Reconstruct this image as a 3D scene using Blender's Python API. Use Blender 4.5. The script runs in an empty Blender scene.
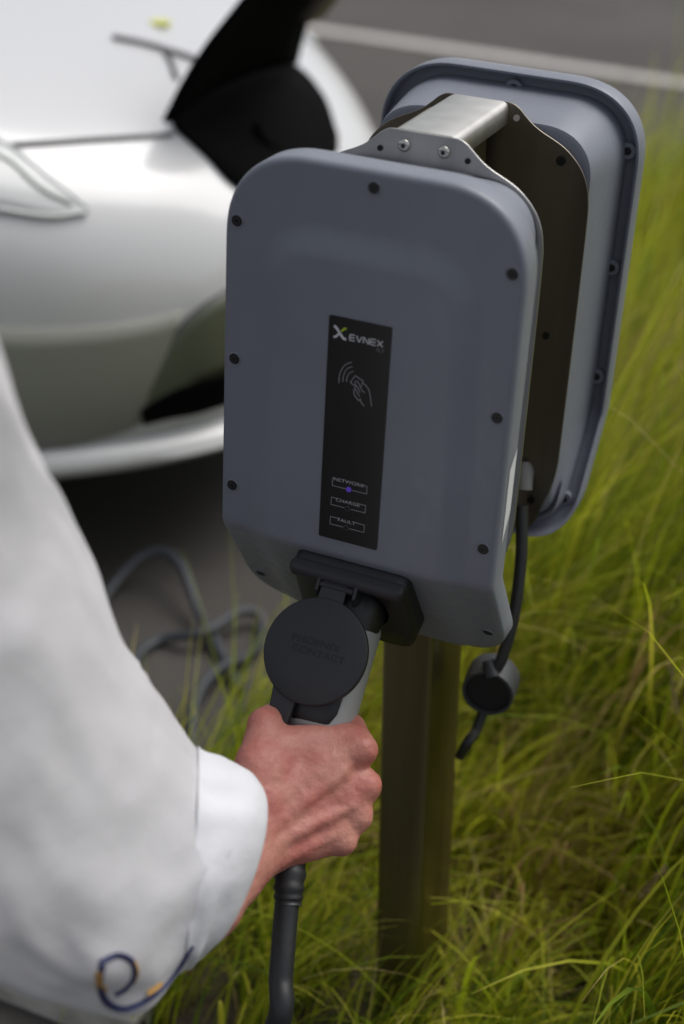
import bpy, bmesh, math, random
from mathutils import Vector, Matrix, noise
from mathutils.bvhtree import BVHTree
random.seed(7)
R = math.radians
sc = bpy.context.scene
COL = sc.collection
PI = math.pi

# ------------------------------------------------------------------ helpers
def link(name, me, mat=None, parent=None, smooth=True):
    if mat is not None:
        for m in (mat if isinstance(mat, (list, tuple)) else [mat]):
            me.materials.append(m)
    o = bpy.data.objects.new(name, me)
    COL.objects.link(o)
    if parent is not None:
        o.parent = parent
    if smooth:
        for p in me.polygons:
            p.use_smooth = True
    return o

def tag(o, label=None, cat=None, group=None, kind=None):
    if label: o['label'] = label
    if cat: o['category'] = cat
    if group: o['group'] = group
    if kind: o['kind'] = kind
    return o

def empty(name, loc=(0, 0, 0), rot=(0, 0, 0)):
    o = bpy.data.objects.new(name, None)
    o.empty_display_size = .05
    o.location = loc; o.rotation_euler = rot
    COL.objects.link(o)
    return o

class G:
    """a mesh being gathered"""
    def __init__(s): s.v = []; s.f = []; s.m = []
    def add(s, v, f, mi=0):
        n = len(s.v)
        s.v += [tuple(p) for p in v]
        s.f += [tuple(i + n for i in q) for q in f]
        s.m += [mi] * len(f)
        return s
    def box(s, c, size, mi=0, M=None):
        x, y, z = [k / 2 for k in size]
        v = [Vector((a * x, b * y, d * z)) for a in (-1, 1) for b in (-1, 1) for d in (-1, 1)]
        if M is not None: v = [M @ p for p in v]
        v = [p + Vector(c) for p in v]
        return s.add(v, [(0, 1, 3, 2), (4, 6, 7, 5), (0, 4, 5, 1), (2, 3, 7, 6), (0, 2, 6, 4), (1, 5, 7, 3)], mi)
    def tube(s, path, rad, n=14, mi=0, caps=True, ell=None):
        path = [Vector(p) for p in path]
        if not isinstance(rad, (list, tuple)): rad = [rad] * len(path)
        up = None; v = []; f = []
        for i, p in enumerate(path):
            t = (path[min(i + 1, len(path) - 1)] - path[max(i - 1, 0)]).normalized()
            if up is None:
                up = t.orthogonal().normalized()
            up = (up - t * up.dot(t)).normalized()
            b = t.cross(up)
            for k in range(n):
                a = 2 * PI * k / n
                v.append(p + (up * math.cos(a) + b * math.sin(a)) * rad[i])
        L = len(path)
        for i in range(L - 1):
            for k in range(n):
                f.append((i * n + k, i * n + (k + 1) % n, (i + 1) * n + (k + 1) % n, (i + 1) * n + k))
        if caps:
            f.append(tuple(range(n))[::-1]); f.append(tuple(range((L - 1) * n, L * n)))
        return s.add(v, f, mi)
    def cyl(s, c, d, r, h, n=24, mi=0, r2=None):
        d = Vector(d).normalized(); c = Vector(c)
        return s.tube([c - d * h / 2, c + d * h / 2], [r, r if r2 is None else r2], n, mi)
    def rings(s, rings, mi=0, close=True, caps=(False, False)):
        n = len(rings[0]); v = [p for r in rings for p in r]; f = []
        for i in range(len(rings) - 1):
            for k in range(n if close else n - 1):
                f.append((i * n + k, i * n + (k + 1) % n, (i + 1) * n + (k + 1) % n, (i + 1) * n + k))
        if caps[0]: f.append(tuple(range(n))[::-1])
        if caps[1]: f.append(tuple(range((len(rings) - 1) * n, len(rings) * n)))
        return s.add(v, f, mi)
    def capsule(s, a, b, ra, rb, n=16, m=6):
        a = Vector(a); b = Vector(b); d = (b - a); L = d.length
        d = d.normalized() if L > 1e-6 else Vector((0, 0, 1))
        pts = []; rr = []
        for i in range(m + 1):
            t = -PI / 2 + (PI / 2) * i / m
            pts.append(a + d * (ra * math.sin(t))); rr.append(max(ra * math.cos(t), ra * .04))
        for i in range(m + 1):
            t = (PI / 2) * i / m
            pts.append(b + d * (rb * math.sin(t) + 1e-5)); rr.append(max(rb * math.cos(t), rb * .04))
        up = d.orthogonal().normalized(); bb = d.cross(up); v = []
        for p, r in zip(pts, rr):
            for k in range(n):
                q = 2 * PI * k / n
                v.append(p + (up * math.cos(q) + bb * math.sin(q)) * r)
        f = []
        for i in range(len(pts) - 1):
            for k in range(n):
                f.append((i * n + k, i * n + (k + 1) % n, (i + 1) * n + (k + 1) % n, (i + 1) * n + k))
        f.append(tuple(range(n))[::-1]); f.append(tuple(range((len(pts) - 1) * n, len(pts) * n)))
        return s.add(v, f)
    def mesh(s, name):
        me = bpy.data.meshes.new(name)
        me.from_pydata(s.v, [], s.f)
        if any(s.m):
            me.polygons.foreach_set('material_index', s.m)
        bm = bmesh.new(); bm.from_mesh(me)
        bmesh.ops.recalc_face_normals(bm, faces=bm.faces)
        bm.to_mesh(me); bm.free()
        me.update()
        return me
    def build(s, name, mat, parent=None, smooth=True, bevel=0, seg=3, angle=35):
        o = link(name, s.mesh(name), mat, parent, smooth)
        if bevel:
            b = o.modifiers.new('bevel', 'BEVEL'); b.width = bevel; b.segments = seg
            b.limit_method = 'ANGLE'; b.angle_limit = R(angle)
            w = o.modifiers.new('wn', 'WEIGHTED_NORMAL'); w.keep_sharp = False
        elif smooth:
            try: o.data.set_sharp_from_angle(angle=R(angle))
            except Exception: pass
        return o

def prism(outline, y0, y1, holes=None):
    """outline = list of (x, z); solid between y0 and y1"""
    g = G(); n = len(outline)
    v = [(x, y0, z) for x, z in outline] + [(x, y1, z) for x, z in outline]
    f = [tuple(range(n)), tuple(range(n, 2 * n))[::-1]]
    for k in range(n): f.append((k, (k + 1) % n, n + (k + 1) % n, n + k))
    return g.add(v, f)

def catmull(pts, k=8, closed=False):
    pts = [Vector(p) for p in pts]; out = []
    n = len(pts)
    rng = range(n if closed else n - 1)
    for i in rng:
        if closed: p0, p1, p2, p3 = [pts[(i + j) % n] for j in (-1, 0, 1, 2)]
        else:
            p1, p2 = pts[i], pts[i + 1]
            p0 = pts[i - 1] if i else p1 * 2 - p2
            p3 = pts[i + 2] if i + 2 < n else p2 * 2 - p1
        for j in range(k):
            t = j / k
            out.append(.5 * ((2 * p1) + (-p0 + p2) * t + (2 * p0 - 5 * p1 + 4 * p2 - p3) * t * t + (-p0 + 3 * p1 - 3 * p2 + p3) * t ** 3))
    if not closed: out.append(pts[-1])
    return out

def rrect(hx, z0, z1, rt, rb, n=14, inset=0, e=2.3):
    """rounded rectangle outline (x, z); rt, rb = top / bottom corner radii"""
    hx -= inset; z0 += inset; z1 -= inset
    rt = max(rt - inset, .004); rb = max(rb - inset, .004); o = []
    for cx, cz, r, a0 in ((hx - rt, z1 - rt, rt, 0), (-hx + rt, z1 - rt, rt, 90), (-hx + rb, z0 + rb, rb, 180), (hx - rb, z0 + rb, rb, 270)):
        for i in range(n + 1):
            a = R(a0 + 90 * i / n)
            c, s_ = math.cos(a), math.sin(a)
            o.append((cx + r * math.copysign(abs(c) ** (2 / e), c), cz + r * math.copysign(abs(s_) ** (2 / e), s_)))
    return o
def resample(o, N):
    P = [Vector((a, b)) for a, b in o]; P.append(P[0]); d = [0]
    for i in range(1, len(P)): d.append(d[-1] + (P[i] - P[i - 1]).length)
    out = []; j = 0
    for k in range(N):
        t = d[-1] * k / N
        while d[j + 1] < t: j += 1
        s_ = (t - d[j]) / max(d[j + 1] - d[j], 1e-9)
        q = P[j].lerp(P[j + 1], s_); out.append((q.x, q.y))
    return out

def sstep(a, b, x):
    t = min(max((x - a) / (b - a), 0), 1); return t * t * (3 - 2 * t)

# ------------------------------------------------------------------ camera
CP = Vector((.4569, -1.1583, 1.4898))
cr = Vector((.91529, .39980, .04898)); cu = Vector((-.23322, .42690, .87371)); cf = Vector((-.32840, .81112, -.48398))
cam_d = bpy.data.cameras.new('camera'); cam = bpy.data.objects.new('camera', cam_d); COL.objects.link(cam)
Mx = Matrix(((cr.x, cu.x, -cf.x, CP.x), (cr.y, cu.y, -cf.y, CP.y), (cr.z, cu.z, -cf.z, CP.z), (0, 0, 0, 1)))
cam.matrix_world = Mx
cam_d.sensor_fit = 'VERTICAL'; cam_d.sensor_height = 36; cam_d.lens = 1594.5 / 1024 * 36
cam_d.clip_start = .05; cam_d.clip_end = 500
cam_d.dof.use_dof = True; cam_d.dof.focus_distance = 1.46; cam_d.dof.aperture_fstop = 2.6
cam_d.dof.aperture_blades = 0
sc.camera = cam
def at(x, y, t):                       # a place seen in the photograph, t metres deep
    return CP + (cf + cr * ((x - 342) / 1594.5) - cu * ((y - 512) / 1594.5)) * t

# ------------------------------------------------------------------ materials
def mat(name, col, rough=.5, metal=0, **kw):
    m = bpy.data.materials.new(name); m.use_nodes = True
    b = m.node_tree.nodes['Principled BSDF']
    b.inputs['Base Color'].default_value = (*col, 1); b.inputs['Roughness'].default_value = rough
    b.inputs['Metallic'].default_value = metal
    for k, v in kw.items(): b.inputs[k.replace('_', ' ')].default_value = v
    return m
def N(m, t, **kw):
    n = m.node_tree.nodes.new(t)
    for k, v in kw.items(): setattr(n, k, v)
    return n
def L(m, a, b): m.node_tree.links.new(a, b)
def bsdf(m): return m.node_tree.nodes['Principled BSDF']
def add_noise(m, c1, c2, scale, detail=4, lo=.35, hi=.65, coord='Object', stretch=None):
    tc = N(m, 'ShaderNodeTexCoord'); n = N(m, 'ShaderNodeTexNoise')
    n.inputs['Scale'].default_value = scale; n.inputs['Detail'].default_value = detail
    src = tc.outputs[coord]
    if stretch:
        mp = N(m, 'ShaderNodeMapping'); mp.inputs['Scale'].default_value = stretch
        L(m, src, mp.inputs[0]); src = mp.outputs[0]
    L(m, src, n.inputs['Vector'])
    r = N(m, 'ShaderNodeValToRGB'); r.color_ramp.elements[0].position = lo; r.color_ramp.elements[1].position = hi
    r.color_ramp.elements[0].color = (*c1, 1); r.color_ramp.elements[1].color = (*c2, 1)
    L(m, n.outputs['Fac'], r.inputs[0]); L(m, r.outputs[0], bsdf(m).inputs['Base Color'])
    return n, r, src
def add_bump(m, scale, strength, dist=.001, detail=3, stretch=None, coord='Object'):
    tc = N(m, 'ShaderNodeTexCoord'); n = N(m, 'ShaderNodeTexNoise')
    n.inputs['Scale'].default_value = scale; n.inputs['Detail'].default_value = detail
    src = tc.outputs[coord]
    if stretch:
        mp = N(m, 'ShaderNodeMapping'); mp.inputs['Scale'].default_value = stretch
        L(m, src, mp.inputs[0]); src = mp.outputs[0]
    L(m, src, n.inputs['Vector'])
    b = N(m, 'ShaderNodeBump'); b.inputs['Strength'].default_value = strength; b.inputs['Distance'].default_value = dist
    L(m, n.outputs['Fac'], b.inputs['Height'])
    old = bsdf(m).inputs['Normal'].links
    if old: L(m, old[0].from_socket, b.inputs['Normal'])
    L(m, b.outputs[0], bsdf(m).inputs['Normal'])
    return n

M_case = mat('grey_blue_plastic', (.152, .167, .203), .42)
add_noise(M_case, (.178, .193, .230), (.192, .209, .249), 9, 5)
rn = N(M_case, 'ShaderNodeTexNoise'); rn.inputs['Scale'].default_value = 26; rn.inputs['Detail'].default_value = 8; rr_ = N(M_case, 'ShaderNodeMapRange'); rr_.inputs[1].default_value = .35; rr_.inputs[2].default_value = .65; rr_.inputs[3].default_value = .34; rr_.inputs[4].default_value = .50
L(M_case, rn.outputs['Fac'], rr_.inputs[0]); L(M_case, rr_.outputs[0], bsdf(M_case).inputs['Roughness'])
add_bump(M_case, 1100, .22, .0003)
dn_ = N(M_case, 'ShaderNodeTexNoise'); dn_.inputs['Scale'].default_value = 420; dn_.inputs['Detail'].default_value = 2; dr_ = N(M_case, 'ShaderNodeValToRGB'); dr_.color_ramp.elements[0].position = .68; dr_.color_ramp.elements[1].position = .74; dr_.color_ramp.elements[0].color = (0, 0, 0, 1); dr_.color_ramp.elements[1].color = (.22, .22, .22, 1)
dc_ = N(M_case, 'ShaderNodeTexCoord'); L(M_case, dc_.outputs['Object'], dn_.inputs['Vector']); L(M_case, dn_.outputs['Fac'], dr_.inputs[0])
dm_ = N(M_case, 'ShaderNodeMix', data_type='RGBA'); L(M_case, dr_.outputs[0], dm_.inputs[0]); L(M_case, bsdf(M_case).inputs['Base Color'].links[0].from_socket, dm_.inputs[6]); dm_.inputs[7].default_value = (.30, .29, .27, 1); L(M_case, dm_.outputs[2], bsdf(M_case).inputs['Base Color'])
M_black = mat('black_plastic', (.011, .011, .013), .42); add_bump(M_black, 900, .3, .0003)
M_lid = mat('lid_plastic', (.019, .019, .0225), .5); add_bump(M_lid, 1200, .35, .0003)
M_dark = mat('dark_recess', (.006, .006, .007), .6)
M_panel = mat('black_panel', (.0075, .0075, .009), .32)
M_print = mat('white_print', (.62, .62, .66), .5)
M_thin = mat('grey_print', (.30, .30, .32), .5)
M_word = mat('word_print', (.42, .42, .45), .5)
M_dim = mat('dim_print', (.07, .07, .075), .5)
M_ring = mat('screw_recess', (.03, .03, .033), .4)
M_green = mat('lime_print', (.42, .60, .03), .5)
M_rg = mat('small_print', (.13, .13, .14), .5)
M_emb = mat('embossed_print', (.0085, .0085, .0095), .6)
M_led = mat('violet_lamp', (.05, .03, .2), .3); bsdf(M_led).inputs['Emission Color'].default_value = (.16, .07, .75, 1); bsdf(M_led).inputs['Emission Strength'].default_value = .14
M_steel = mat('brushed_steel', (.52, .51, .49), .38, 1)
add_noise(M_steel, (.44, .43, .41), (.60, .59, .57), 30, 5, .3, .7, stretch=(1, 1, .08))
add_bump(M_steel, 300, .12, .0003, stretch=(1, 1, .03))
M_steel2 = mat('sky_reflection_steel', (.8, .79, .76), .42, 1)  # top channel: sky reflection put into the colour, lighter than the plate steel
add_noise(M_steel2, (.50, .49, .46), (.62, .61, .58), 40, 5, .3, .7)
M_plate = mat('brown_reflection_steel', (.3, .27, .23), .4, 1)  # rear plate: reflection of the front charger's back painted in as brown
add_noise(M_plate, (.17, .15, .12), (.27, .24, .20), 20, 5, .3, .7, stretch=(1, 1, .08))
M_post = mat('weathered_steel', (.30, .27, .23), .36, 1)
add_noise(M_post, (.17, .145, .07), (.29, .25, .14), 30, 6, .3, .7, stretch=(1, 1, .05))
add_bump(M_post, 260, .15, .0004, stretch=(1, 1, .03))
M_screw = mat('screw_steel', (.62, .60, .56), .25, 1)
M_dscrew = mat('black_screw', (.004, .004, .005), .4)
M_rubber = mat('cable_rubber', (.018, .019, .021), .45); add_bump(M_rubber, 400, .15, .0003)
M_cable = mat('cable_slate', (.045, .050, .062), .5)
M_gland = mat('gland_grey', (.16, .16, .16), .5)
M_gplug = mat('light_grey_plastic', (.33, .34, .34), .42); add_bump(M_gplug, 1200, .5, .0003)
M_sticker = mat('sticker_white', (.7, .7, .72), .4)
M_paint = mat('white_car_paint', (.60, .605, .615), .28, 0, Coat_Weight=.6, Coat_Roughness=.06)
add_bump(M_paint, 60, .02, .0005)
M_trimblk = mat('car_black_trim', (.0035, .0035, .004), .8, 0, Specular_IOR_Level=.03)
M_carglass = mat('car_window', (.02, .022, .024), .06)
M_chrome = mat('lamp_edge', (.62, .63, .63), .3)
M_lamp = mat('lamp_lens', (.57, .59, .59), .12, 0)
M_lens2 = mat('lamp_inner', (.28, .31, .28), .3)
M_seam = mat('seam_gap', (.08, .08, .085), .6)
M_bshade = mat('bumper_shade_olive', (.27, .275, .24), .45)
M_inlet = mat('inlet_grey', (.012, .012, .010), .5)
M_refl = mat('reflection_grey', (.13, .13, .14), .5)
M_tyre = mat('tyre', (.02, .02, .02), .8)
M_yellow = mat('yellow_spot', (.65, .66, .12), .5)

M_asph = mat('asphalt', (.1, .095, .09), .85)
n_, r_, s_ = add_noise(M_asph, (.042, .039, .036), (.092, .086, .079), 260, 6, .3, .72)
n2 = N(M_asph, 'ShaderNodeTexNoise'); n2.inputs['Scale'].default_value = 1.3; n2.inputs['Detail'].default_value = 5
L(M_asph, s_, n2.inputs['Vector'])
mx = N(M_asph, 'ShaderNodeMix', data_type='RGBA', blend_type='MULTIPLY'); mx.inputs[0].default_value = 1
rr2 = N(M_asph, 'ShaderNodeValToRGB'); rr2.color_ramp.elements[0].color = (.78, .76, .74, 1); rr2.color_ramp.elements[1].color = (1.08, 1.06, 1.04, 1)
rr2.color_ramp.elements[0].position = .35; rr2.color_ramp.elements[1].position = .65
L(M_asph, n2.outputs['Fac'], rr2.inputs[0]); L(M_asph, r_.outputs[0], mx.inputs[6]); L(M_asph, rr2.outputs[0], mx.inputs[7])
L(M_asph, mx.outputs[2], bsdf(M_asph).inputs['Base Color']); add_bump(M_asph, 180, .8, .004)
M_line = mat('road_paint', (.5, .47, .44), .7); add_noise(M_line, (.36, .335, .31), (.52, .49, .46), 30, 6, .3, .6)
M_soil = mat('soil', (.06, .045, .03), .95); add_noise(M_soil, (.028, .022, .014), (.10, .075, .05), 40, 8, .3, .7); add_bump(M_soil, 60, 1, .01)
M_conc = mat('concrete', (.5, .48, .42), .85); add_noise(M_conc, (.36, .34, .30), (.52, .5, .44), 25, 6)

def blade_mat(name, stops):
    m = mat(name, (.1, .15, .03), .55)
    g = N(m, 'ShaderNodeNewGeometry'); r = N(m, 'ShaderNodeValToRGB')
    el = r.color_ramp.elements
    el[0].position = stops[0][0]; el[0].color = (*stops[0][1], 1)
    el[1].position = stops[-1][0]; el[1].color = (*stops[-1][1], 1)
    for p, c in stops[1:-1]:
        e = el.new(p); e.color = (*c, 1)
    tc = N(m, 'ShaderNodeTexCoord'); nz = N(m, 'ShaderNodeTexNoise'); nz.inputs['Scale'].default_value = 2.6; nz.inputs['Detail'].default_value = 3; L(m, tc.outputs['Object'], nz.inputs['Vector'])
    ma = N(m, 'ShaderNodeMath', operation='MULTIPLY_ADD'); ma.inputs[1].default_value = 1.5; ma.inputs[2].default_value = -.75; L(m, nz.outputs['Fac'], ma.inputs[0])
    mb = N(m, 'ShaderNodeMath', operation='ADD', use_clamp=True); L(m, ma.outputs[0], mb.inputs[0]); L(m, g.outputs['Random Per Island'], mb.inputs[1])
    L(m, mb.outputs[0], r.inputs[0]); L(m, r.outputs[0], bsdf(m).inputs['Base Color'])
    b = bsdf(m); tr = N(m, 'ShaderNodeBsdfTranslucent'); ms = N(m, 'ShaderNodeMixShader'); ms.inputs[0].default_value = .5
    L(m, r.outputs[0], tr.inputs['Color'])
    out = m.node_tree.nodes['Material Output']
    L(m, b.outputs[0], ms.inputs[1]); L(m, tr.outputs[0], ms.inputs[2]); L(m, ms.outputs[0], out.inputs['Surface'])
    return m
M_grass = blade_mat('grass_blades', [(0, (.10, .17, .008)), (.28, (.27, .36, .014)), (.60, (.50, .54, .024)), (.86, (.68, .63, .07)), (.96, (.66, .54, .22)), (1, (.38, .25, .11))])
M_seed = mat('seed_head', (.28, .2, .11), .8)

# skin
M_skin = mat('skin', (.5, .25, .19), .48, Subsurface_Weight=.12)
bsdf(M_skin).inputs['Subsurface Radius'].default_value = (.006, .0025, .0015); bsdf(M_skin).inputs['Subsurface Scale'].default_value = 1
n_, r_, s_ = add_noise(M_skin, (.50, .170, .135), (.57, .255, .195), 26, 7, .38, .62)
e = r_.color_ramp.elements.new(.5); e.color = (.53, .21, .165, 1)
# sun-tanned forearm: the skin turns browner towards the elbow
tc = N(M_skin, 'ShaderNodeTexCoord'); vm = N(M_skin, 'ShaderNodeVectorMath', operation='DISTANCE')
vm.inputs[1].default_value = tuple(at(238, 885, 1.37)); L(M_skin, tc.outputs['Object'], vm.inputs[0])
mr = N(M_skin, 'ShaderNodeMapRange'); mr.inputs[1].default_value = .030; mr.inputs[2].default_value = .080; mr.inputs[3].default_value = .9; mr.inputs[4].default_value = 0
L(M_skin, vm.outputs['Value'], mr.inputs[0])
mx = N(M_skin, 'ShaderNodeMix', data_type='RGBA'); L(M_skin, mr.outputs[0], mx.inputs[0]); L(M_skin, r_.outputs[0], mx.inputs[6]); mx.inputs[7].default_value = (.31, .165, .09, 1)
ns = N(M_skin, 'ShaderNodeTexNoise'); ns.inputs['Scale'].default_value = 420; ns.inputs['Detail'].default_value = 3; L(M_skin, tc.outputs['Object'], ns.inputs['Vector'])
rs = N(M_skin, 'ShaderNodeValToRGB'); rs.color_ramp.elements[0].position = .32; rs.color_ramp.elements[0].color = (.90, .86, .85, 1); rs.color_ramp.elements[1].position = .5; rs.color_ramp.elements[1].color = (1, 1, 1, 1)
L(M_skin, ns.outputs['Fac'], rs.inputs[0])
mm = N(M_skin, 'ShaderNodeMix', data_type='RGBA', blend_type='MULTIPLY'); mm.inputs[0].default_value = .8
L(M_skin, mx.outputs[2], mm.inputs[6]); L(M_skin, rs.outputs[0], mm.inputs[7]); L(M_skin, mm.outputs[2], bsdf(M_skin).inputs['Base Color'])
add_bump(M_skin, 110, .5, .0020, 6); add_bump(M_skin, 260, .5, .0012, 4, stretch=(1, .35, 1))
add_bump(M_skin, 900, .35, .0005, 2)
vt = N(M_skin, 'ShaderNodeTexVoronoi', feature='DISTANCE_TO_EDGE'); vt.inputs['Scale'].default_value = 330; vt.inputs['Randomness'].default_value = 1
vmap = N(M_skin, 'ShaderNodeMapping'); vmap.inputs['Scale'].default_value = (1, .6, .8); vtc = N(M_skin, 'ShaderNodeTexCoord'); L(M_skin, vtc.outputs['Object'], vmap.inputs[0]); L(M_skin, vmap.outputs[0], vt.inputs['Vector'])
vb = N(M_skin, 'ShaderNodeBump'); vb.inputs['Strength'].default_value = .35; vb.inputs['Distance'].default_value = .0006; L(M_skin, vt.outputs['Distance'], vb.inputs['Height'])
L(M_skin, bsdf(M_skin).inputs['Normal'].links[0].from_socket, vb.inputs['Normal']); L(M_skin, vb.outputs[0], bsdf(M_skin).inputs['Normal'])
M_shirt = mat('white_cotton', (.58, .575, .595), .85, Sheen_Weight=.2)
add_bump(M_shirt, 14, .35, .01, 4); add_bump(M_shirt, 1500, .3, .0004)
M_cuff = mat('white_cuff_lining', (.70, .705, .74), .85); add_bump(M_cuff, 30, .35, .006, 4)
M_navy = mat('navy_band', (.03, .035, .10), .8)
M_gold = mat('gold_thread', (.45, .25, .06), .7)

# ------------------------------------------------------------------ world and sun
w = bpy.data.worlds.new('World'); sc.world = w; w.use_nodes = True
nt = w.node_tree; bg = nt.nodes['Background']
sky = nt.nodes.new('ShaderNodeTexSky'); sky.sky_type = 'NISHITA'; sky.sun_disc = False
SEL, SAZ = R(60), R(38)      # sun behind cloud, ahead of the camera and to its right
sky.sun_elevation = SEL; sky.sun_rotation = SAZ; sky.air_density = 1.0; sky.dust_density = 4.0; sky.ozone_density = 1.0
hs = nt.nodes.new('ShaderNodeHueSaturation'); hs.inputs['Saturation'].default_value = .35
nt.links.new(sky.outputs[0], hs.inputs['Color']); nt.links.new(hs.outputs[0], bg.inputs[0]); bg.inputs[1].default_value = .08
sd = bpy.data.lights.new('sun', 'SUN'); sd.energy = 1.2; sd.angle = R(45); sd.color = (1, .97, .93)
sun = bpy.data.objects.new('sun', sd); COL.objects.link(sun)
dv = Vector((math.sin(SAZ) * math.cos(SEL), math.cos(SAZ) * math.cos(SEL), math.sin(SEL)))
sun.rotation_euler = dv.to_track_quat('Z', 'Y').to_euler()
vs = sc.view_settings; vs.view_transform = 'Standard'; vs.look = 'None'; vs.gamma = 1; vs.exposure = .68

# ------------------------------------------------------------------ the setting
def sheet(name, x0, x1, y0, y1, z, m, nx=1, ny=1, fn=None):
    v = []; f = []
    for j in range(ny + 1):
        for i in range(nx + 1):
            x = x0 + (x1 - x0) * i / nx; y = y0 + (y1 - y0) * j / ny
            v.append((x, y, z + (fn(x, y) if fn else 0)))
    for j in range(ny):
        for i in range(nx):
            a = j * (nx + 1) + i; f.append((a, a + 1, a + nx + 2, a + nx + 1))
    o = G().add(v, f).build(name, m, None, True); tag(o, kind='structure'); return o
sheet('ground', -200, 200, -200, 200, 0, M_asph)
def edge_x(y): return -.37 - .135 * max(y - .8, 0)       # where the grass bed meets the asphalt
sheet('planting_bed', -.40, 6.5, .05, 3.45, .004, M_soil, 120, 120, lambda x, y: .02 * (noise.noise(Vector((x * 5, y * 5, 0))) + .6) * sstep(0, .2, x + .40) if x > -.39 else 0)
g = G(); g.box((0, 5.14, .0045), (80, .105, .003)); o = g.build('parking_line', M_line, None, False); tag(o, kind='structure')
g = G(); g.box((-1.05, .028, .02), (1.62, .045, .06)); o = g.build('kerb', M_conc, None, True, .006); tag(o, kind='structure')

# ------------------------------------------------------------------ grass
def blade(g, base, az, lean, length, width, droop, seg=7):
    """one strip that leaves the ground and arches over"""
    d = Vector((math.cos(az), math.sin(az), 0)); side = Vector((-d.y, d.x, 0))
    p = Vector(base); ang = lean; n = len(g.v); st = length / seg; tw = random.uniform(-.9, .9)
    sd_ = side * math.cos(tw) + d * math.sin(tw) * .6
    for i in range(seg + 1):
        t = i / seg; w_ = width * (1 - t ** 2.2) * (.6 + .4 * min(1, t * 4)) * .5 + .0002
        g.v.append(tuple(p - sd_ * w_)); g.v.append(tuple(p + sd_ * w_))
        p = p + (d * math.sin(ang) + Vector((0, 0, 1)) * math.cos(ang)) * st
        ang += droop / seg * (.5 + t)
        if p.z < .01: p.z = .01
    for i in range(seg):
        a = n + 2 * i; g.f.append((a, a + 1, a + 3, a + 2)); g.m.append(0)
gg = G(); tus = 0
y = .1
while y < 3.3:
    step = .095 + .022 * y
    x = edge_x(y) + .04
    xmax = min(1.2 + .35 * y, 3.2)
    while x < xmax:
        cx = x + random.uniform(-.5, .5) * step; cy = y + random.uniform(-.5, .5) * step
        x += step
        if cx < edge_x(cy): continue
        if abs(cx - .03) < .06 and abs(cy - .18) < .08: continue
        short = sstep(.10, .55, math.hypot((cx - .0) * .9, (cy - .2) * .8))
        H = (.17 + .33 * short * (1 - .55 * sstep(.38, 0, cx - edge_x(cy)))) * random.uniform(.75, 1.2)
        if cx > .22: H *= 1.12 + .22 * sstep(.22, .6, cx)
        # keep a few bare spots
        if noise.noise(Vector((cx * 3, cy * 3, 4))) > .62 and cy < 1.5: continue
        far = sstep(1.2, 5, cy)
        nb = int(78 * (1 - .2 * far)); tus += 1
        fl = .10 + .9 * noise.noise(Vector((cx * 1.2, cy * 1.2, 9)))        # wind-laid direction
        tw_ = random.choice((.75, 1, 1, 1.5))
        for k in range(int(nb / tw_)):
            a = random.gauss(fl, .70)
            blade(gg, (cx + random.gauss(0, .022), cy + random.gauss(0, .022), .005), a, abs(random.gauss(.20, .16)),
                  H * random.uniform(.6, 1.6), random.choice((.0022, .003, .003, .0042, .006)) * (1 + .4 * far) * random.uniform(.8, 1.2) * tw_, random.uniform(.35, 1.8), 7 if cy < 2 else 5)
    y += step * .9
for k in range(170):                 # short fine tufts that close the gaps near the post
    cx = random.uniform(-.3, .6); cy = random.uniform(.12, .85)
    if abs(cx - .03) < .05 and abs(cy - .18) < .07: continue
    for j in range(26):
        blade(gg, (cx + random.gauss(0, .03), cy + random.gauss(0, .03), .005), random.gauss(.2, 1.6), abs(random.gauss(.3, .25)), random.uniform(.10, .24), random.choice((.002, .003, .0045)), random.uniform(.4, 1.6), 6)
# single long stems that cross the lower corners
for k in range(45):
    cx = random.uniform(-.35, .7); cy = random.uniform(.06, .5)
    blade(gg, (cx, cy, .005), random.uniform(-2.6, 1.0), random.uniform(.1, .8), random.uniform(.28, .5), random.uniform(.003, .0045), random.uniform(.6, 1.6), 9)
o = gg.build('grass', M_grass, None, True); tag(o, 'long arching yellow green grass filling the planting bed', 'grass', kind='stuff')
gs = G()
for k in range(60):
    cx = random.uniform(.15, 1.0); cy = random.uniform(.3, 1.6); b = Vector((cx, cy, 0)); dx = random.uniform(-.1, .2); h = random.uniform(.26, .44)
    top = b + Vector((dx, random.uniform(-.1, .1), h)); gs.tube([b, b.lerp(top, .5) + Vector((-dx * .1, 0, .01)), top], .0009, 5)
    for j in range(26):
        q = top - (top - b).normalized() * (j * .0032); a = random.uniform(0, 6.28)
        r_ = .0035; c = q + Vector((math.cos(a), math.sin(a), 0)) * r_
        gs.capsule(q, c + Vector((0, 0, .003)), .0008, .0014, 5, 2)
o = gs.build('grass_seed_heads', M_seed, None, True); tag(o, 'brown seed heads scattered through the long grass', 'seed heads', kind='stuff')

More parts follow.
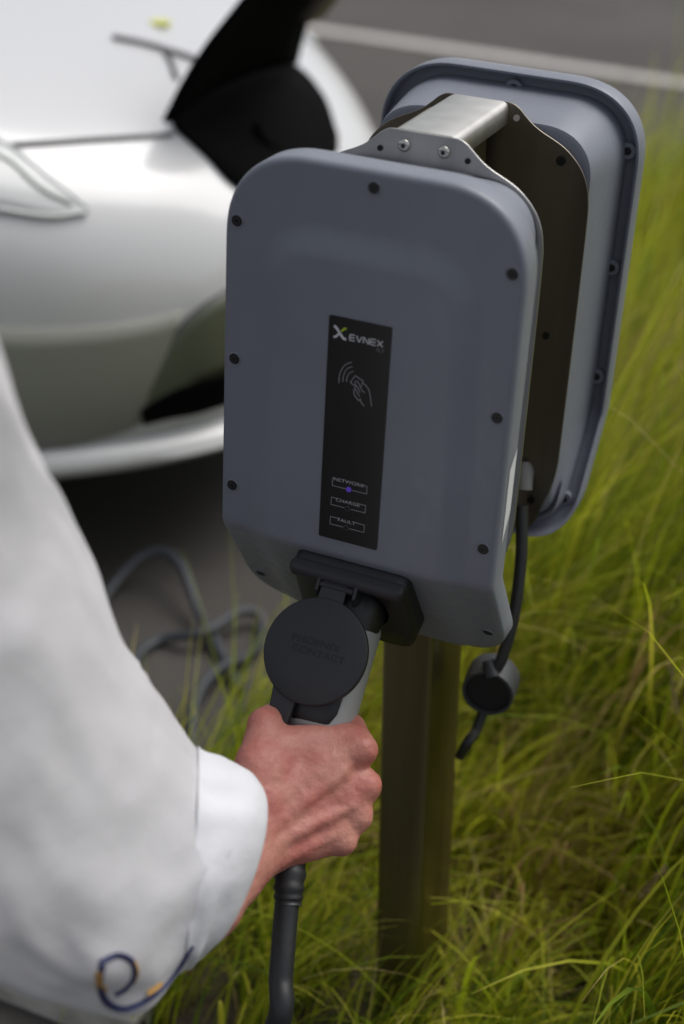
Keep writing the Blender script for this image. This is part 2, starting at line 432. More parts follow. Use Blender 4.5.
# ------------------------------------------------------------------ the post with its bracket
post = empty('charger_post', (.04, .18, 0))
tag(post, 'square weathered steel post carrying the bracket between the two chargers', 'post')
PM = post.location
def to_post(g): g.v = [(a - PM.x, b - PM.y, c - PM.z) for a, b, c in g.v]; return g
g = G(); hx, hy = .028, .0485
rg = []
for z in (-.05, .3, .6, .9, 1.108):
    cx = .040 - .046 * z; cy = .184
    o_ = []
    for sx, sy in ((1, 1), (-1, 1), (-1, -1), (1, -1)):
        for i in range(5):
            a = math.atan2(sy, sx) - PI / 4 + (PI / 2) * i / 4 ; rr = .006
            o_.append((cx + sx * (hx - rr) + rr * math.cos(a), cy + sy * (hy - rr) + rr * math.sin(a), z))
    rg.append(o_)
g.rings(rg, caps=(True, True)); to_post(g).build('shaft', M_post, post, True, angle=50)
half = [(.0, 1.1175), (.029, 1.1175), (.034, 1.1165), (.0400, 1.1130), (.046, 1.1075), (.0545, 1.1005), (.064, 1.0950), (.075, 1.0900), (.0855, 1.0845), (.095, 1.0770), (.104, 1.0670),
        (.1105, 1.0545), (.1140, 1.040), (.1155, 1.02), (.1165, .95), (.1175, .80), (.117, .76), (.113, .735), (.108, .72), (.104, .705), (.098, .69), (.085, .683)]
hc = [half[0]] + [(p.x, p.y) for p in catmull([(a, b, 0) for a, b in half[1:]], 4)]
outl = hc + [(-a, b) for a, b in hc[::-1] if a > 0]
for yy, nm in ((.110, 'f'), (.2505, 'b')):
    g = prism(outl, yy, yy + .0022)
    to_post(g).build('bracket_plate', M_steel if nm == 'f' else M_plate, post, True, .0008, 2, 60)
g = G()
prof = [(-.0295, 1.098), (-.0295, 1.1125), (-.0275, 1.1160), (-.0235, 1.1178), (.0235, 1.1178), (.0275, 1.1160), (.0295, 1.1125), (.0295, 1.098)]
inn = [(a * .93, b - .0022) for a, b in prof]
pp = prof + inn[::-1]
g = prism(pp, .1124, .2503)
for i, q in enumerate(g.v): pass
g2 = G(); g2.v = g.v; g2.f = [f for f in g.f if len(f) == 4]; g2.m = [0] * len(g2.f)
nq = len(prof); n2_ = len(pp)
for k in range(nq - 1):
    a, b = k, k + 1; c, d = n2_ - 2 - k, n2_ - 1 - k
    g2.f.append((a, b, c, d)); g2.f.append((a + n2_, b + n2_, c + n2_, d + n2_)); g2.m += [0, 0]
to_post(g2).build('top_channel', M_steel2, post, True, angle=50)
def bolt(x, y, z, r=.0058, sgn=-1):
    g = G(); rings = []
    for dy, rr in ((0, r * 1.0), (.0012, r * 1.0), (.0028, r * .86), (.0036, r * .55)):
        rings.append([(x + rr * math.cos(2 * PI * k / 20), y + sgn * dy, z + rr * math.sin(2 * PI * k / 20)) for k in range(20)])
    g.rings(rings, caps=(True, True))
    o = to_post(g).build('bolt', M_screw, post, True, angle=40)
    h = G(); pts = []
    for k in range(12):
        rr = r * (.46 if k % 2 else .26); a = 2 * PI * k / 12
        pts.append((x + rr * math.cos(a), z + rr * math.sin(a)))
    h = prism(pts, y + sgn * .0032, y + sgn * .0039)
    to_post(h).build('torx_socket', M_dark, o, False)
for bx in (-.0178, .0188): bolt(bx, .110, 1.1045)
for bx in (-.0178, .0188): bolt(bx, .2527, 1.1045, sgn=1)
for hx_, hz in ((-.0400, 1.0985), (.0405, 1.1000)):
    g = G(); g.cyl((hx_, .1096, hz), (0, 1, 0), .0026, .0012, 16); to_post(g).build('bolt_hole', M_dark, post, False)
for hx_, hz in ((.0378, 1.1045), (-.0378, 1.1045)):
    g = G(); g.cyl((hx_, .2500, hz), (0, 1, 0), .0030, .0014, 16); to_post(g).build('bolt_hole', M_line, post, False)
for hx_, hz, r_ in ((.0845, 1.0725, .0045), (-.0845, 1.0725, .0045), (.095, .72, .004), (.09, .90, .0035)):
    g = G(); g.cyl((hx_, .2495, hz), (0, 1, 0), r_, .004, 16); to_post(g).build('rivet', M_dscrew, post, True)

# ------------------------------------------------------------------ the charger
FOLD = .757; ZB = .635; ZT = 1.1140; HX = .1342
def chin(z):
    t = FOLD - z
    if t < -.0035: return 0
    if t < .0035: return .70 * (t + .0035) ** 2 / .014
    return .70 * t
def sd_rr(x, z, hx, z0, z1, r):
    cx, cz = 0, (z0 + z1) / 2; qx = abs(x - cx) - hx + r; qz = abs(z - cz) - (z1 - z0) / 2 + r
    return math.hypot(max(qx, 0), max(qz, 0)) + min(max(qx, qz), 0) - r
def face_y(x, z):
    d = -sd_rr(x, z, HX, ZB, ZT, .06)
    y = chin(z)
    y -= .0066 * sstep(-.010, .020, -sd_rr(x, z, .100 - .006 * sstep(.8, 1.05, z), ZB - .3, 1.052, .045))
    y += .0
    return y
def y0_of(x, z): return chin(z)
charger = empty('ev_charger', (0, .11, ZB))
tag(charger, 'grey blue wall charger facing the camera, a black panel and logo on its front', 'ev charger')
CO = Vector(charger.location)
def rel(g): g.v = [(a - CO.x, b - CO.y, c - CO.z) for a, b, c in g.v]; return g
NR = 220
base = resample(rrect(HX, ZB, ZT, .078, .05, 16), NR)
C0 = (0, (ZB + ZT) / 2)
g = G(); rings = []
# rim and side wall of the cover, from the back edge round to the front
def ring(inset, yoff, follow=True):
    o_ = resample(rrect(HX, ZB, ZT, .078, .05, 16, inset), NR)
    return [(x, (y0_of(x, z) if follow else 0) + yoff, z) for x, z in o_]
rings.append(ring(.0165, .016)); rings.append(ring(.0055, .016)); rings.append(ring(.0045, .0165)); rings.append(ring(.0035, .029)); rings.append(ring(.0025, .030))
rings.append(ring(.0005, .030)); rings.append(ring(0, .029)); rings.append(ring(0, .0065))
for a in (15, 30, 45, 60, 75, 90):
    rings.append(ring(.0055 * (1 - math.cos(R(a))), .0065 - .0065 * math.sin(R(a))))
inner = resample(rrect(HX, ZB, ZT, .078, .05, 16, .0055), NR)
for k in range(1, 110):
    t = 1 - (k / 110) ; o_ = []
    for x, z in inner:
        X = x * t; Z = C0[1] + (z - C0[1]) * t
        o_.append((X, face_y(X, Z), Z))
    rings.append(o_)
g.rings(rings, caps=(False, True))
rel(g).build('front_cover', M_case, charger, True, angle=60)
# rear case, narrower, between the cover and the plate
g = G(); rings = []
for ins, yo, fl in ((.0150, .0165, True), (.0160, .030, True), (.0185, .052, True), (.022, .080, .3), (.0245, .100, .1), (.026, .1075, 0), (.030, .1095, 0)):
    o_ = resample(rrect(HX, ZB, ZT, .078, .05, 16, ins), NR)
    rings.append([(x, min(yo + (1.0 if fl is True else fl) * y0_of(x, z), .1096), z) for x, z in o_])
g.rings(rings, caps=(True, True)); rel(g).build('rear_case', M_case, charger, True, angle=50)
# screws
SCR = [(sx * .1220, 1.05 - k * .1262) for sx in (-1, 1) for k in range(3)] + [(-.1185, .673), (.1190, .678)] + [(0, 1.0993)]
for x, z in SCR:
    yb = face_y(x, z) ; nrm = Vector((0, -1, 0)) if z > FOLD else Vector((0, -.819, -.573))
    g = G(); c = Vector((x, yb, z)); prf = [(.0, .0069), (.0006, .0066), (.0007, .0058), (-.0022, .0052), (-.0024, .0044)]
    q = Vector((0, 0, 1)); q = (q - nrm * q.dot(nrm)).normalized(); p_ = nrm.cross(q); rg = []
    for h, r_ in prf: rg.append([c + nrm * (h) + (q * math.cos(2 * PI * k / 24) + p_ * math.sin(2 * PI * k / 24)) * r_ for k in range(24)])
    # collar (case colour) and the black screw in it
    g.rings(rg[:3]); s = G(); s.v = []
    sg = G(); sg.cyl(c + nrm * .0002, nrm, .0049, .0012, 24)
    so = rel(sg).build('screw', M_dscrew, charger, True, .0003, 2)
    h = G(); h.tube([c + nrm * .00095 + (q * math.cos(a) + p_ * math.sin(a)) * .0027 for a in [2 * PI * k / 20 for k in range(21)]], .0005, 6, caps=False)
    rel(h).build('screw_ring', M_ring, so, True)
    h = G(); h.tube([c + nrm * .0001 + (q * math.cos(a) + p_ * math.sin(a)) * .0057 for a in [2 * PI * k / 24 for k in range(25)]], .0009, 8, caps=False)
    rel(h).build('screw_collar', M_case, charger, True)
    b = G(); bx = x * .985
    b.cyl((bx, chin(z) + .0195, z - (.003 if z > 1.09 else 0)), (0, 1, 0), .0085, .008, 20); rel(b).build('screw_boss', M_case, charger, True, .0008, 2)
    b = G(); b.cyl((bx, chin(z) + .0239, z - (.003 if z > 1.09 else 0)), (0, 1, 0), .0040, .001, 16); rel(b).build('boss_hole', M_dark, charger, False)
# black panel
PY = -.0075
PX0, PX1, PZ1, PZ0 = -.0305, .0263, .9868, .7733
po = []
for cx, cz, a0 in ((PX1 - .0015, PZ1 - .0015, 0), (PX0 + .0015, PZ1 - .0015, 90), (PX0 + .0015, PZ0 + .0015, 180), (PX1 - .0015, PZ0 + .0015, 270)):
    for i in range(5):
        a = R(a0 + 90 * i / 4); po.append((cx + .0015 * math.cos(a), cz + .0015 * math.sin(a)))
panel = rel(prism(po, PY, -.0030)).build('display_panel', M_panel, charger, False)
def P8(px, py):                                        # drawing coordinates on the panel -> metres
    a, b = px - 80, py - 62; det = 213962
    u = (a * 856 + 55 * b) / det; v = (247 * b - 46 * a) / det
    return PX0 + u * (PX1 - PX0), PZ1 - v * (PZ1 - PZ0)
def P4(px, py):
    a, b = px - 50, py - 50; det = 570 * 1975 + 127 * 115
    u = (a * 1975 + 127 * b) / det; v = (570 * b - 115 * a) / det
    return PX0 + u * (PX1 - PX0), PZ1 - v * (PZ1 - PZ0)
def stroke(g, pts, w_, y=None, lift=.0004):
    """flat ribbon with thickness along (x, z) points"""
    y = PY if y is None else y
    P = [Vector((a, b)) for a, b in pts]; l = []; r = []
    for i, p in enumerate(P):
        d1 = (P[i] - P[i - 1]).normalized() if i else (P[1] - P[0]).normalized()
        d2 = (P[i + 1] - P[i]).normalized() if i + 1 < len(P) else d1
        t = (d1 + d2); t = t.normalized() if t.length > 1e-6 else d1
        nn = Vector((-t.y, t.x)); k = 1 / max(nn.dot(Vector((-d1.y, d1.x))), .5)
        l.append(p + nn * w_ / 2 * k); r.append(p - nn * w_ / 2 * k)
    o_ = [(q.x, q.y) for q in l] + [(q.x, q.y) for q in r[::-1]]; n = len(P)
    v = [(a, y - lift, b) for a, b in o_] + [(a, y, b) for a, b in o_]; f = []; m = 2 * n
    for i in range(n - 1):
        f.append((i, i + 1, m - 2 - i, m - 1 - i))
    for i in range(m): f.append((i, (i + 1) % m, m + (i + 1) % m, m + i))
    g.add(v, f)
# brand mark and word
g = G(); x0, z1 = P8(99, 102); x1, z0 = P8(147, 152); lw = (x1 - x0); lh = z1 - z0
def lg(u, v): return (x0 + u * lw, z1 - v * lh)
stroke(g, [lg(0, .02), lg(.12, .05), lg(.26, .20), lg(.62, .75), lg(.80, .95), lg(1.0, .98)], .0021)
stroke(g, [lg(.0, .98), lg(.18, .92), lg(.42, .60)], .0019)
rel(g).build('logo', M_print, panel, False)
g = G(); stroke(g, [lg(.60, .34), lg(.80, .08), lg(.98, .02)], .0017); rel(g).build('logo_tip', M_green, panel, False)
g = G(); wx0, wz = P8(160, 132); wx1, _ = P8(297, 160); _, wzb = P8(160, 153)
H_ = wz - wzb; W_ = (wx1 - wx0) / 5; lw_ = .00080
def lt(i, pts): stroke(g, [(wx0 + (i + .06 + u * .76) * W_, wz - v * H_) for u, v in pts], lw_)
for i in (0, 3):
    lt(i, [(1, 0), (.25, 0), (.08, .06), (0, .25), (0, .75), (.08, .94), (.25, 1), (1, 1)]); lt(i, [(.05, .5), (.95, .5)])
lt(1, [(0, 0), (.45, .95), (.55, .95), (1, 0)])
lt(2, [(0, 1), (0, .05), (.12, .05), (.88, .95), (1, .95), (1, 0)])
lt(4, [(0, 0), (1, 1)]); lt(4, [(0, 1), (1, 0)])
rel(g).build('brand_word', M_print, panel, False)
def text(s_, cx, cz, h, mat_, parent, y=PY, wscale=1.0, name='lettering', M=None, ext=.0002):
    cu_ = bpy.data.curves.new('t', 'FONT'); cu_.body = s_; cu_.align_x = 'CENTER'; cu_.size = 1; cu_.extrude = .0
    to = bpy.data.objects.new('t', cu_); COL.objects.link(to); bpy.context.view_layer.update()
    me = bpy.data.meshes.new_from_object(to.evaluated_get(bpy.context.evaluated_depsgraph_get()))
    bpy.data.objects.remove(to)
    k = h / .70
    g = G(); vs_ = [v.co.copy() for v in me.vertices]
    fs = [tuple(p.vertices) for p in me.polygons]
    if M is None:
        V = [(cx + v.x * k * wscale, y - ext, cz - h / 2 + v.y * k) for v in vs_]
    else:
        V = [M @ Vector((v.x * k * wscale, v.y * k - h / 2, 0)) for v in vs_]
    g.add(V, fs); bpy.data.meshes.remove(me)
    return rel(g).build(name, mat_, parent, False)
cx, cz = P8(282, 190); text('R7', cx, cz, .0036, M_rg, panel, wscale=1.3)
# tap-to-pay pictogram
g = G()
for pts in ([(135, 630), (140, 570), (160, 515), (200, 470), (255, 450)], [(172, 618), (178, 570), (200, 520), (228, 498), (262, 488)], [(207, 618), (212, 580), (230, 548), (250, 535), (272, 528)],
            [(288, 565), (362, 612), (338, 662), (330, 655)], [(288, 565), (243, 620), (262, 640), (290, 655)],
            [(375, 712), (350, 690), (325, 640), (305, 612), (288, 618), (288, 640), (318, 680), (330, 712)],
            [(290, 655), (275, 700), (280, 730), (305, 765), (325, 780), (335, 765)], [(290, 680), (310, 720), (330, 745)], [(335, 765), (345, 800), (372, 828)],
            [(362, 630), (400, 665), (418, 700), (430, 760), (440, 828)]):
    p = [P4(*q) for q in pts]
    p = [(q.x, q.y) for q in catmull([(a, b, 0) for a, b in p], 5)] if len(pts) > 4 else p
    stroke(g, p, .00055)
rel(g).build('pictogram', M_thin, panel, False)
for word, tp, lp, tlx in (('NETWORK', (156, 694), (155, 723), (88, 680)), ('CHARGE', (151, 775), (150, 800), (82, 757)), ('FAULT', (145, 853), (143, 879), (77, 836))):
    tx, tz = P8(*tp); lx, lz = P8(*lp); bx0, bz1 = P8(*tlx); bx1 = bx0 + .0330; bz0 = lz
    text(word, tx, tz, .0032, M_word, panel, wscale=1.3)
    hw = {'NETWORK': .0122, 'CHARGE': .0098, 'FAULT': .0080}[word]
    g = G(); zt = bz1
    stroke(g, [(tx - hw, zt), (bx0, zt), (bx0, bz0), (lx - .0032, bz0)], .00040)
    stroke(g, [(tx + hw, zt), (bx1, zt), (bx1, bz0), (lx + .0032, bz0)], .00040)
    rel(g).build('status_frame', M_thin, panel, False)
    g = G()
    g.cyl((lx, PY - .0001, lz), (0, 1, 0), .0025, .0009, 24); rel(g).build('status_lamp', M_led if word == 'NETWORK' else M_dim, panel, False)
    if word != 'NETWORK':
        g = G(); g.cyl((lx, PY - .0006, lz), (0, 1, 0), .0020, .0003, 24); rel(g).build('lamp_lens', M_panel, panel, False)
# side label
g = G(); g.add([(.1318, .0105, .868), (.1318, .024, .872), (.1318, .024, .812), (.1318, .0105, .800)], [(0, 1, 2, 3)])
# socket housing
sn = Vector((0, -.894, -.447)); sv = Vector((0, -.447, .894)); sx_ = Vector((1, 0, 0))
SC = Vector((.002, .006, .7010))                       # centre of its front face
def sock(u, v, w_): return SC + sx_ * u + sv * v + sn * w_
sg = G(); rings = []
so_ = resample(rrect(.0565, -.055, .049, .012, .020, 8), 96)
for sc_, w_ in ((1.0, -.045), (1.0, -.004), (.985, -.0012), (.955, 0)):
    rings.append([sock(u * sc_, v * sc_, w_) for u, v in so_])
for sc_, w_ in ((.62, 0), (.60, -.004), (.58, -.022)):
    rings.append([sock(*((lambda a: (.0585 * .95 * sc_ * 1.02 * math.cos(a), .0585 * .95 * sc_ * math.sin(a)))(math.atan2(v, u))), w_) for u, v in so_])
sg.rings(rings, caps=(False, True))
socket = rel(sg).build('socket', M_black, charger, True, angle=40)
g = G(); vis = [(.037, -.004), (.037, .006), (.041, .0085), (.046, .0075), (.0495, .004), (.0495, -.006)]
rgv = []
for u in (-.0555, -.052, .052, .0555):
    k = .55 if abs(u) > .053 else 1
    rgv.append([sock(u, .044 + (v - .044) * (.8 if k < 1 else 1), w_ * k) for v, w_ in vis])
g.rings(rgv, caps=(True, True)); rel(g).build('socket_visor', M_lid, socket, True, .0015, 2)
# hinge lugs and lid
hz = sock(0, .034, .013)
for s_ in (-1, 1):
    g = G()
    for w0, w1 in ((-.002, .018),):
        o_ = [(.022, -.002), (.022, .012), (.030, .0185), (.040, .0175), (.046, .007), (.046, -.002)]
    a = [sock(-.006 + s_ * .0165, v, w_) for v, w_ in o_]; b = [sock(-.006 + s_ * .0200, v, w_) for v, w_ in o_]
    n = len(a); g.add(a + b, [tuple(range(n)), tuple(range(n, 2 * n))[::-1]] + [(k, (k + 1) % n, n + (k + 1) % n, n + k) for k in range(n)])
    rel(g).build('hinge_lug', M_lid, socket, True, .001, 2)
g = G(); g.tube([sock(-.006 - .016, .040, .010), sock(-.006 + .016, .040, .010)], .0035, 16); rel(g).build('hinge_pin', M_black, socket, True)
LC = Vector((-.0065, -.0605, .6870)); ld = Vector((0, -.62, -.785)).normalized(); ln = sx_.cross(ld).normalized()
if ln.y > 0: ln = -ln
def lid(u, v, w_): return LC + sx_ * u - ld * v + ln * w_       # v points up to the hinge
g = G(); rings = []; RL = .0492
for r_, w_ in ((RL * .93, -.010), (RL * .965, -.010), (RL * .985, -.0085), (RL, -.004), (RL, -.0018), (RL * .992, -.0006), (RL * .975, 0), (RL * .5, .0004), (.002, .0004)):
    rings.append([lid(r_ * math.cos(2 * PI * k / 72), r_ * math.sin(2 * PI * k / 72), w_) for k in range(72)])
rings.insert(0, [lid(RL * .92 * math.cos(2 * PI * k / 72), RL * .92 * math.sin(2 * PI * k / 72), -.003) for k in range(72)])
rings.insert(0, [lid(.002 * math.cos(2 * PI * k / 72), .002 * math.sin(2 * PI * k / 72), -.003) for k in range(72)])
g.rings(rings, caps=(True, True))
lido = rel(g).build('socket_lid', M_lid, socket, True, angle=40)
g = G()
for u0, u1, v0, v1, w0, w1 in ((-.0130, .0130, .040, .064, -.0055, -.0006),):
    c = [lid(u, v, w_) for w_ in (w0, w1) for u, v in ((u0, v0), (u1, v0), (u1 * .92, v1), (u0 * .92, v1))]
    g.add(c, [(0, 1, 2, 3), (4, 5, 6, 7), (0, 1, 5, 4), (1, 2, 6, 5), (2, 3, 7, 6), (3, 0, 4, 7)])
rel(g).build('lid_arm', M_lid, lido, True, .0012, 2)
# lower tongue of the lid
g = G(); c = [lid(u, v, w_) for w_ in (-.010, -.0018) for u, v in ((-.031, -.028), (-.004, -.044), (-.007, -.073), (-.027, -.066))]
g.add(c, [(0, 1, 2, 3), (4, 5, 6, 7), (0, 1, 5, 4), (1, 2, 6, 5), (2, 3, 7, 6), (3, 0, 4, 7)]); rel(g).build('lid_tongue', M_lid, lido, True, .0025, 3)
Mt = Matrix.Translation(lid(-.001, .0075, .0008)) @ Matrix(((1, -ld.x, ln.x), (0, -ld.y, ln.y), (0, -ld.z, ln.z))).to_4x4()
text('PHOENIX', 0, 0, .0062, M_emb, lido, M=Mt, wscale=1.25, name='embossed_word')
Mt2 = Matrix.Translation(lid(.004, -.0015, .0008)) @ Matrix(((1, -ld.x, ln.x), (0, -ld.y, ln.y), (0, -ld.z, ln.z))).to_4x4()
text('CONTACT', 0, 0, .0062, M_emb, lido, M=Mt2, wscale=1.2, name='embossed_word')

def kids(o): return [c for c in bpy.data.objects if c.parent == o]
def copy_tree(o, parent=None, skip=()):
    c = o.copy(); COL.objects.link(c); c.parent = parent
    for ch in kids(o):
        if ch.name.split('.')[0] in skip: continue
        copy_tree(ch, c, skip)
    return c
back = copy_tree(charger)
back.location = (.003, .259, ZB + .0385); back.scale = (1, 1, .94); back.rotation_euler = (0, 0, PI)
tag(back, 'second grey blue charger seen from behind, past the bracket', 'ev charger')
# side sticker only on the near charger
g = G(); g.add([(HX + .0005, .0120, .872), (HX + .0005, .0275, .888), (HX + .0005, .0275, .826), (HX + .0005, .0120, .800)], [(0, 1, 2, 3)]); rel(g).build('side_sticker', M_sticker, charger, False)

# ------------------------------------------------------------------ the hanging cable of the far charger
dock = empty('charging_cable', (.09, .27, .66)); DO = Vector(dock.location)
tag(dock, 'thin black cable hanging from the far charger into a round grey capped holder', 'cable')
def reld(g): g.v = [(a - DO.x, b - DO.y, c - DO.z) for a, b, c in g.v]; return g
c0 = at(522, 505, 1.62); pts = [c0, at(521, 560, 1.63), at(514, 615, 1.64), at(503, 655, 1.65), at(497, 668, 1.655)]
g = G(); g.tube(catmull(pts, 6), .0062, 12); reld(g).build('cable', M_rubber, dock, True)
a = at(496, 670, 1.70); b = at(483, 706, 1.645); d = (b - a).normalized()
g = G(); g.tube([at(525, 462, 1.62), at(525, 470, 1.62), at(524, 490, 1.62)], [.006, .0095, .0085], 16); reld(g).build('cable_gland', M_gland, dock, True)
g = G(); rings = []
for t, r_ in ((-.004, .004), (-.002, .016), (.003, .0235), (.010, .0280), (.024, .0280), (.044, .0272), (.044, .0240), (.036, .0238), (.034, .002)):
    q = d.orthogonal().normalized(); p_ = d.cross(q)
    rings.append([a + d * t + (q * math.cos(2 * PI * k / 32) + p_ * math.sin(2 * PI * k / 32)) * r_ for k in range(32)])
g.rings(rings, caps=(True, True)); m_ = mat('holder_grey', (.035, .037, .043), .5)
reld(g).build('holder_cap', m_, dock, True, angle=40)
g = G(); g.tube([a + d * .030, a + d * .0405], [.0236, .0236], 24); reld(g).build('holder_core', M_dark, dock, True)
pts = [at(487, 700, 1.71), at(477, 728, 1.71), at(468, 742, 1.70), at(460, 756, 1.72)]
g = G(); g.tube(catmull(pts, 5), .0055, 10); reld(g).build('cable_tail', M_rubber, dock, True)
g = G(); g.tube([at(488, 660, 1.655), at(492, 676, 1.655)], [.006, .009], 12); reld(g).build('strain_relief', M_rubber, dock, True)

# ------------------------------------------------------------------ plug in the hand, with its cable
plug = empty('charging_plug', (0, -.02, .67)); PO = Vector(plug.location)
tag(plug, 'light grey and black charging plug with a thick black cable, gripped by a hand', 'plug')
def relp(g): g.v = [(a - PO.x, b - PO.y, c - PO.z) for a, b, c in g.v]; return g
A = Vector((.003, .0185, .7145)); dd = Vector((0, -.64, -.77)).normalized(); dn = sx_.cross(dd).normalized()
if dn.y > 0: dn = -dn
def pl_(t, u=0, w_=0): return A + dd * t + sx_ * u + dn * w_
g = G(); rings = []
def oval(t, ru, rw, off=0, e=2.6):
    o_ = []
    for k in range(40):
        a = 2 * PI * k / 40; c, s = math.cos(a), math.sin(a)
        o_.append(pl_(t, ru * math.copysign(abs(c) ** (2 / e), c), off + rw * math.copysign(abs(s) ** (2 / e), s)))
    return o_
# grey shell: ends in an open cup behind the lid, then narrows to the handle
for t, ru, rw, off in ((.030, .0275, .022, -.004), (.038, .0300, .027, -.002), (.070, .0305, .029, 0), (.120, .0315, .030, 0), (.134, .0310, .0295, 0), (.1405, .0295, .028, -.001), (.1445, .0265, .0255, -.003), (.155, .0235, .022, -.004), (.18, .021, .021, -.004), (.20, .020, .020, -.003), (.215, .018, .018, -.002)):
    rings.append(oval(t, ru, rw, off))
g.rings(rings, caps=(True, True)); relp(g).build('grey_shell', M_gplug, plug, True, angle=50)
# black insert on the viewer's side of the cup
g = G(); rings = []
for t, ru, rw in ((.060, .022, .003), (.066, .0250, .005), (.100, .0262, .006), (.120, .0255, .006), (.130, .021, .0045), (.1345, .014, .002)):
    o_ = []
    for k in range(32):
        a = 2 * PI * k / 32; o_.append(pl_(t, ru * math.cos(a) - .0025, .0265 + rw * math.sin(a)))
    rings.append(o_)
g.rings(rings, caps=(True, True)); relp(g).build('black_insert', M_black, plug, True, angle=50)
g = G(); c = pl_(.1400, .008, .0268); g.cyl(c, (dn * .8 + dd * .6), .0042, .003, 16); relp(g).build('latch_hole', M_dark, plug, True)
g = G(); rings = [[sock(.031 * math.cos(2 * PI * k / 40), .031 * math.sin(2 * PI * k / 40) - .004, w_) for k in range(40)] for w_ in (-.018, .018)]
rings.append(oval(.050, .0285, .024, -.002)); rings.append(oval(.060, .0270, .024, -.002))
g.rings(rings, caps=(True, True)); relp(g).build('connector_nose', M_black, plug, True, angle=50)
# cable
e0 = pl_(.205); e1 = at(290, 873, 1.408)
pts = [pl_(.20), e1, at(285, 925, 1.395), at(281, 975, 1.385), at(275, 1030, 1.385), Vector((-.02, -.22, .25)), Vector((-.09, -.16, .06)), Vector((-.22, -.02, .03)), Vector((-.36, .22, .03)), Vector((-.5, .42, .02))]
g = G(); cp = catmull(pts, 8); g.tube(cp, [.0108] * len(cp), 18)
cab = relp(g).build('cable', M_rubber, plug, True)
g = G(); sp = catmull([pl_(.20), e1, at(288, 905, 1.40)], 12); rad = [.0150 - .0035 * (i / (len(sp) - 1)) + (.0012 if i % 4 < 2 else 0) for i in range(len(sp))]
g.tube(sp, rad, 20); relp(g).build('strain_relief', M_rubber, plug, True, angle=40)

# cable loops lying on the asphalt by the car
def loop(name, pix, r_, label, z=.012):
    pts = []
    for px, py, zz in pix:
        d_ = cf + cr * ((px - 342) / 1594.5) - cu * ((py - 512) / 1594.5); t = (zz - CP.z) / d_.z; pts.append(CP + d_ * t)
    g = G(); g.tube(catmull(pts, 8), r_, 12); o = g.build(name, M_cable, None, True); tag(o, label, 'cable'); return o
loop('car_cable', [(80, 640, .012), (110, 590, .03), (140, 558, .06), (165, 552, .07), (183, 570, .06), (198, 610, .03), (215, 640, .02), (226, 662, .012), (240, 690, .012)], .0085,
     'slate grey cable arching up off the asphalt near the car')
loop('car_cable', [(120, 700, .012), (135, 660, .012), (160, 640, .012), (205, 632, .035), (240, 612, .035), (262, 618, .02), (255, 650, .012), (215, 672, .035), (196, 700, .035), (192, 735, .02), (205, 770, .012), (250, 790, .012)], .0085,
     'slate grey cable looped on the asphalt at the edge of the grass')

# ------------------------------------------------------------------ the person (only the right arm is in the picture)
person = empty('person', tuple(at(60, 870, 1.15))); HO = Vector(person.location)
tag(person, 'person in a white long sleeved shirt with turned back cuff, gripping the charging plug', 'person')
def relh(g): g.v = [(a - HO.x, b - HO.y, c - HO.z) for a, b, c in g.v]; return g
CAPS = []                              # (a, b, ra, rb, blend) in metres; smooth union of tapered capsules
def cap(p, q, ra, rb, k=.010): CAPS.append((at(*p), at(*q), ra, rb, k))
# forearm and carpus
cap((140, 925, 1.305), (205, 905, 1.345), .0335, .0295)
cap((205, 905, 1.345), (250, 856, 1.385), .0295, .0265)
cap((212, 880, 1.35), (256, 830, 1.392), .024, .0235)
K = [((362, 750, 1.428), .0140), ((367, 786, 1.430), .0132), ((358, 817, 1.427), .0122), ((342, 842, 1.420), .0112)]
Cc = [(268, 805, 1.404), (266, 822, 1.402), (264, 838, 1.400), (262, 850, 1.398)]
for (k, r_), c in zip(K, Cc):
    cap(c, (k[0] - 5, k[1], k[2] + .002), .0215, r_ * .97, .011)
cap((280, 800, 1.425), (335, 800, 1.447), .022, .016); cap((275, 765, 1.42), (335, 762, 1.442), .020, .016); cap((282, 835, 1.415), (330, 830, 1.437), .018, .014)
cap((272, 752, 1.418), (350, 748, 1.438), .0165, .0145)
cap((270, 741, 1.422), (345, 738, 1.436), .0125, .0130)
cap((320, 765, 1.424), (355, 800, 1.428), .0165, .0150); cap((310, 815, 1.418), (345, 832, 1.424), .016, .0125)
cap((354, 752, 1.430), (356, 786, 1.434), .0122, .0115, .005); cap((356, 786, 1.434), (347, 817, 1.430), .0115, .0102, .005); cap((356, 817, 1.430), (340, 840, 1.424), .0112, .0105, .006)
F = [[(362, 750, 1.428), (352, 727, 1.460), (326, 722, 1.492), (300, 730, 1.486)],
     [(367, 786, 1.430), (365, 780, 1.474), (330, 772, 1.500), (304, 776, 1.490)],
     [(358, 817, 1.427), (358, 812, 1.472), (322, 806, 1.494), (298, 808, 1.484)],
     [(342, 842, 1.420), (345, 838, 1.462), (312, 836, 1.480), (292, 836, 1.470)]]
FR = [(.0138, .0120, .0102, .0088), (.0128, .0115, .0100, .0086), (.0118, .0106, .0094, .0082), (.0108, .0096, .0086, .0076)]
for fp, fr in zip(F, FR):
    for i in range(3): cap(fp[i], fp[i + 1], fr[i], fr[i + 1], .0070 if i == 0 else .0025)
TH = [(250, 822, 1.388), (257, 765, 1.403), (264, 724, 1.424), (281, 711, 1.466), (310, 700, 1.494)]
TR = [.0215, .0172, .0140, .0120, .0095]
for i in range(4): cap(TH[i], TH[i + 1], TR[i], TR[i + 1], .012 if i < 2 else .004)
cap((262, 800, 1.396), (282, 752, 1.415), .019, .013, .012)
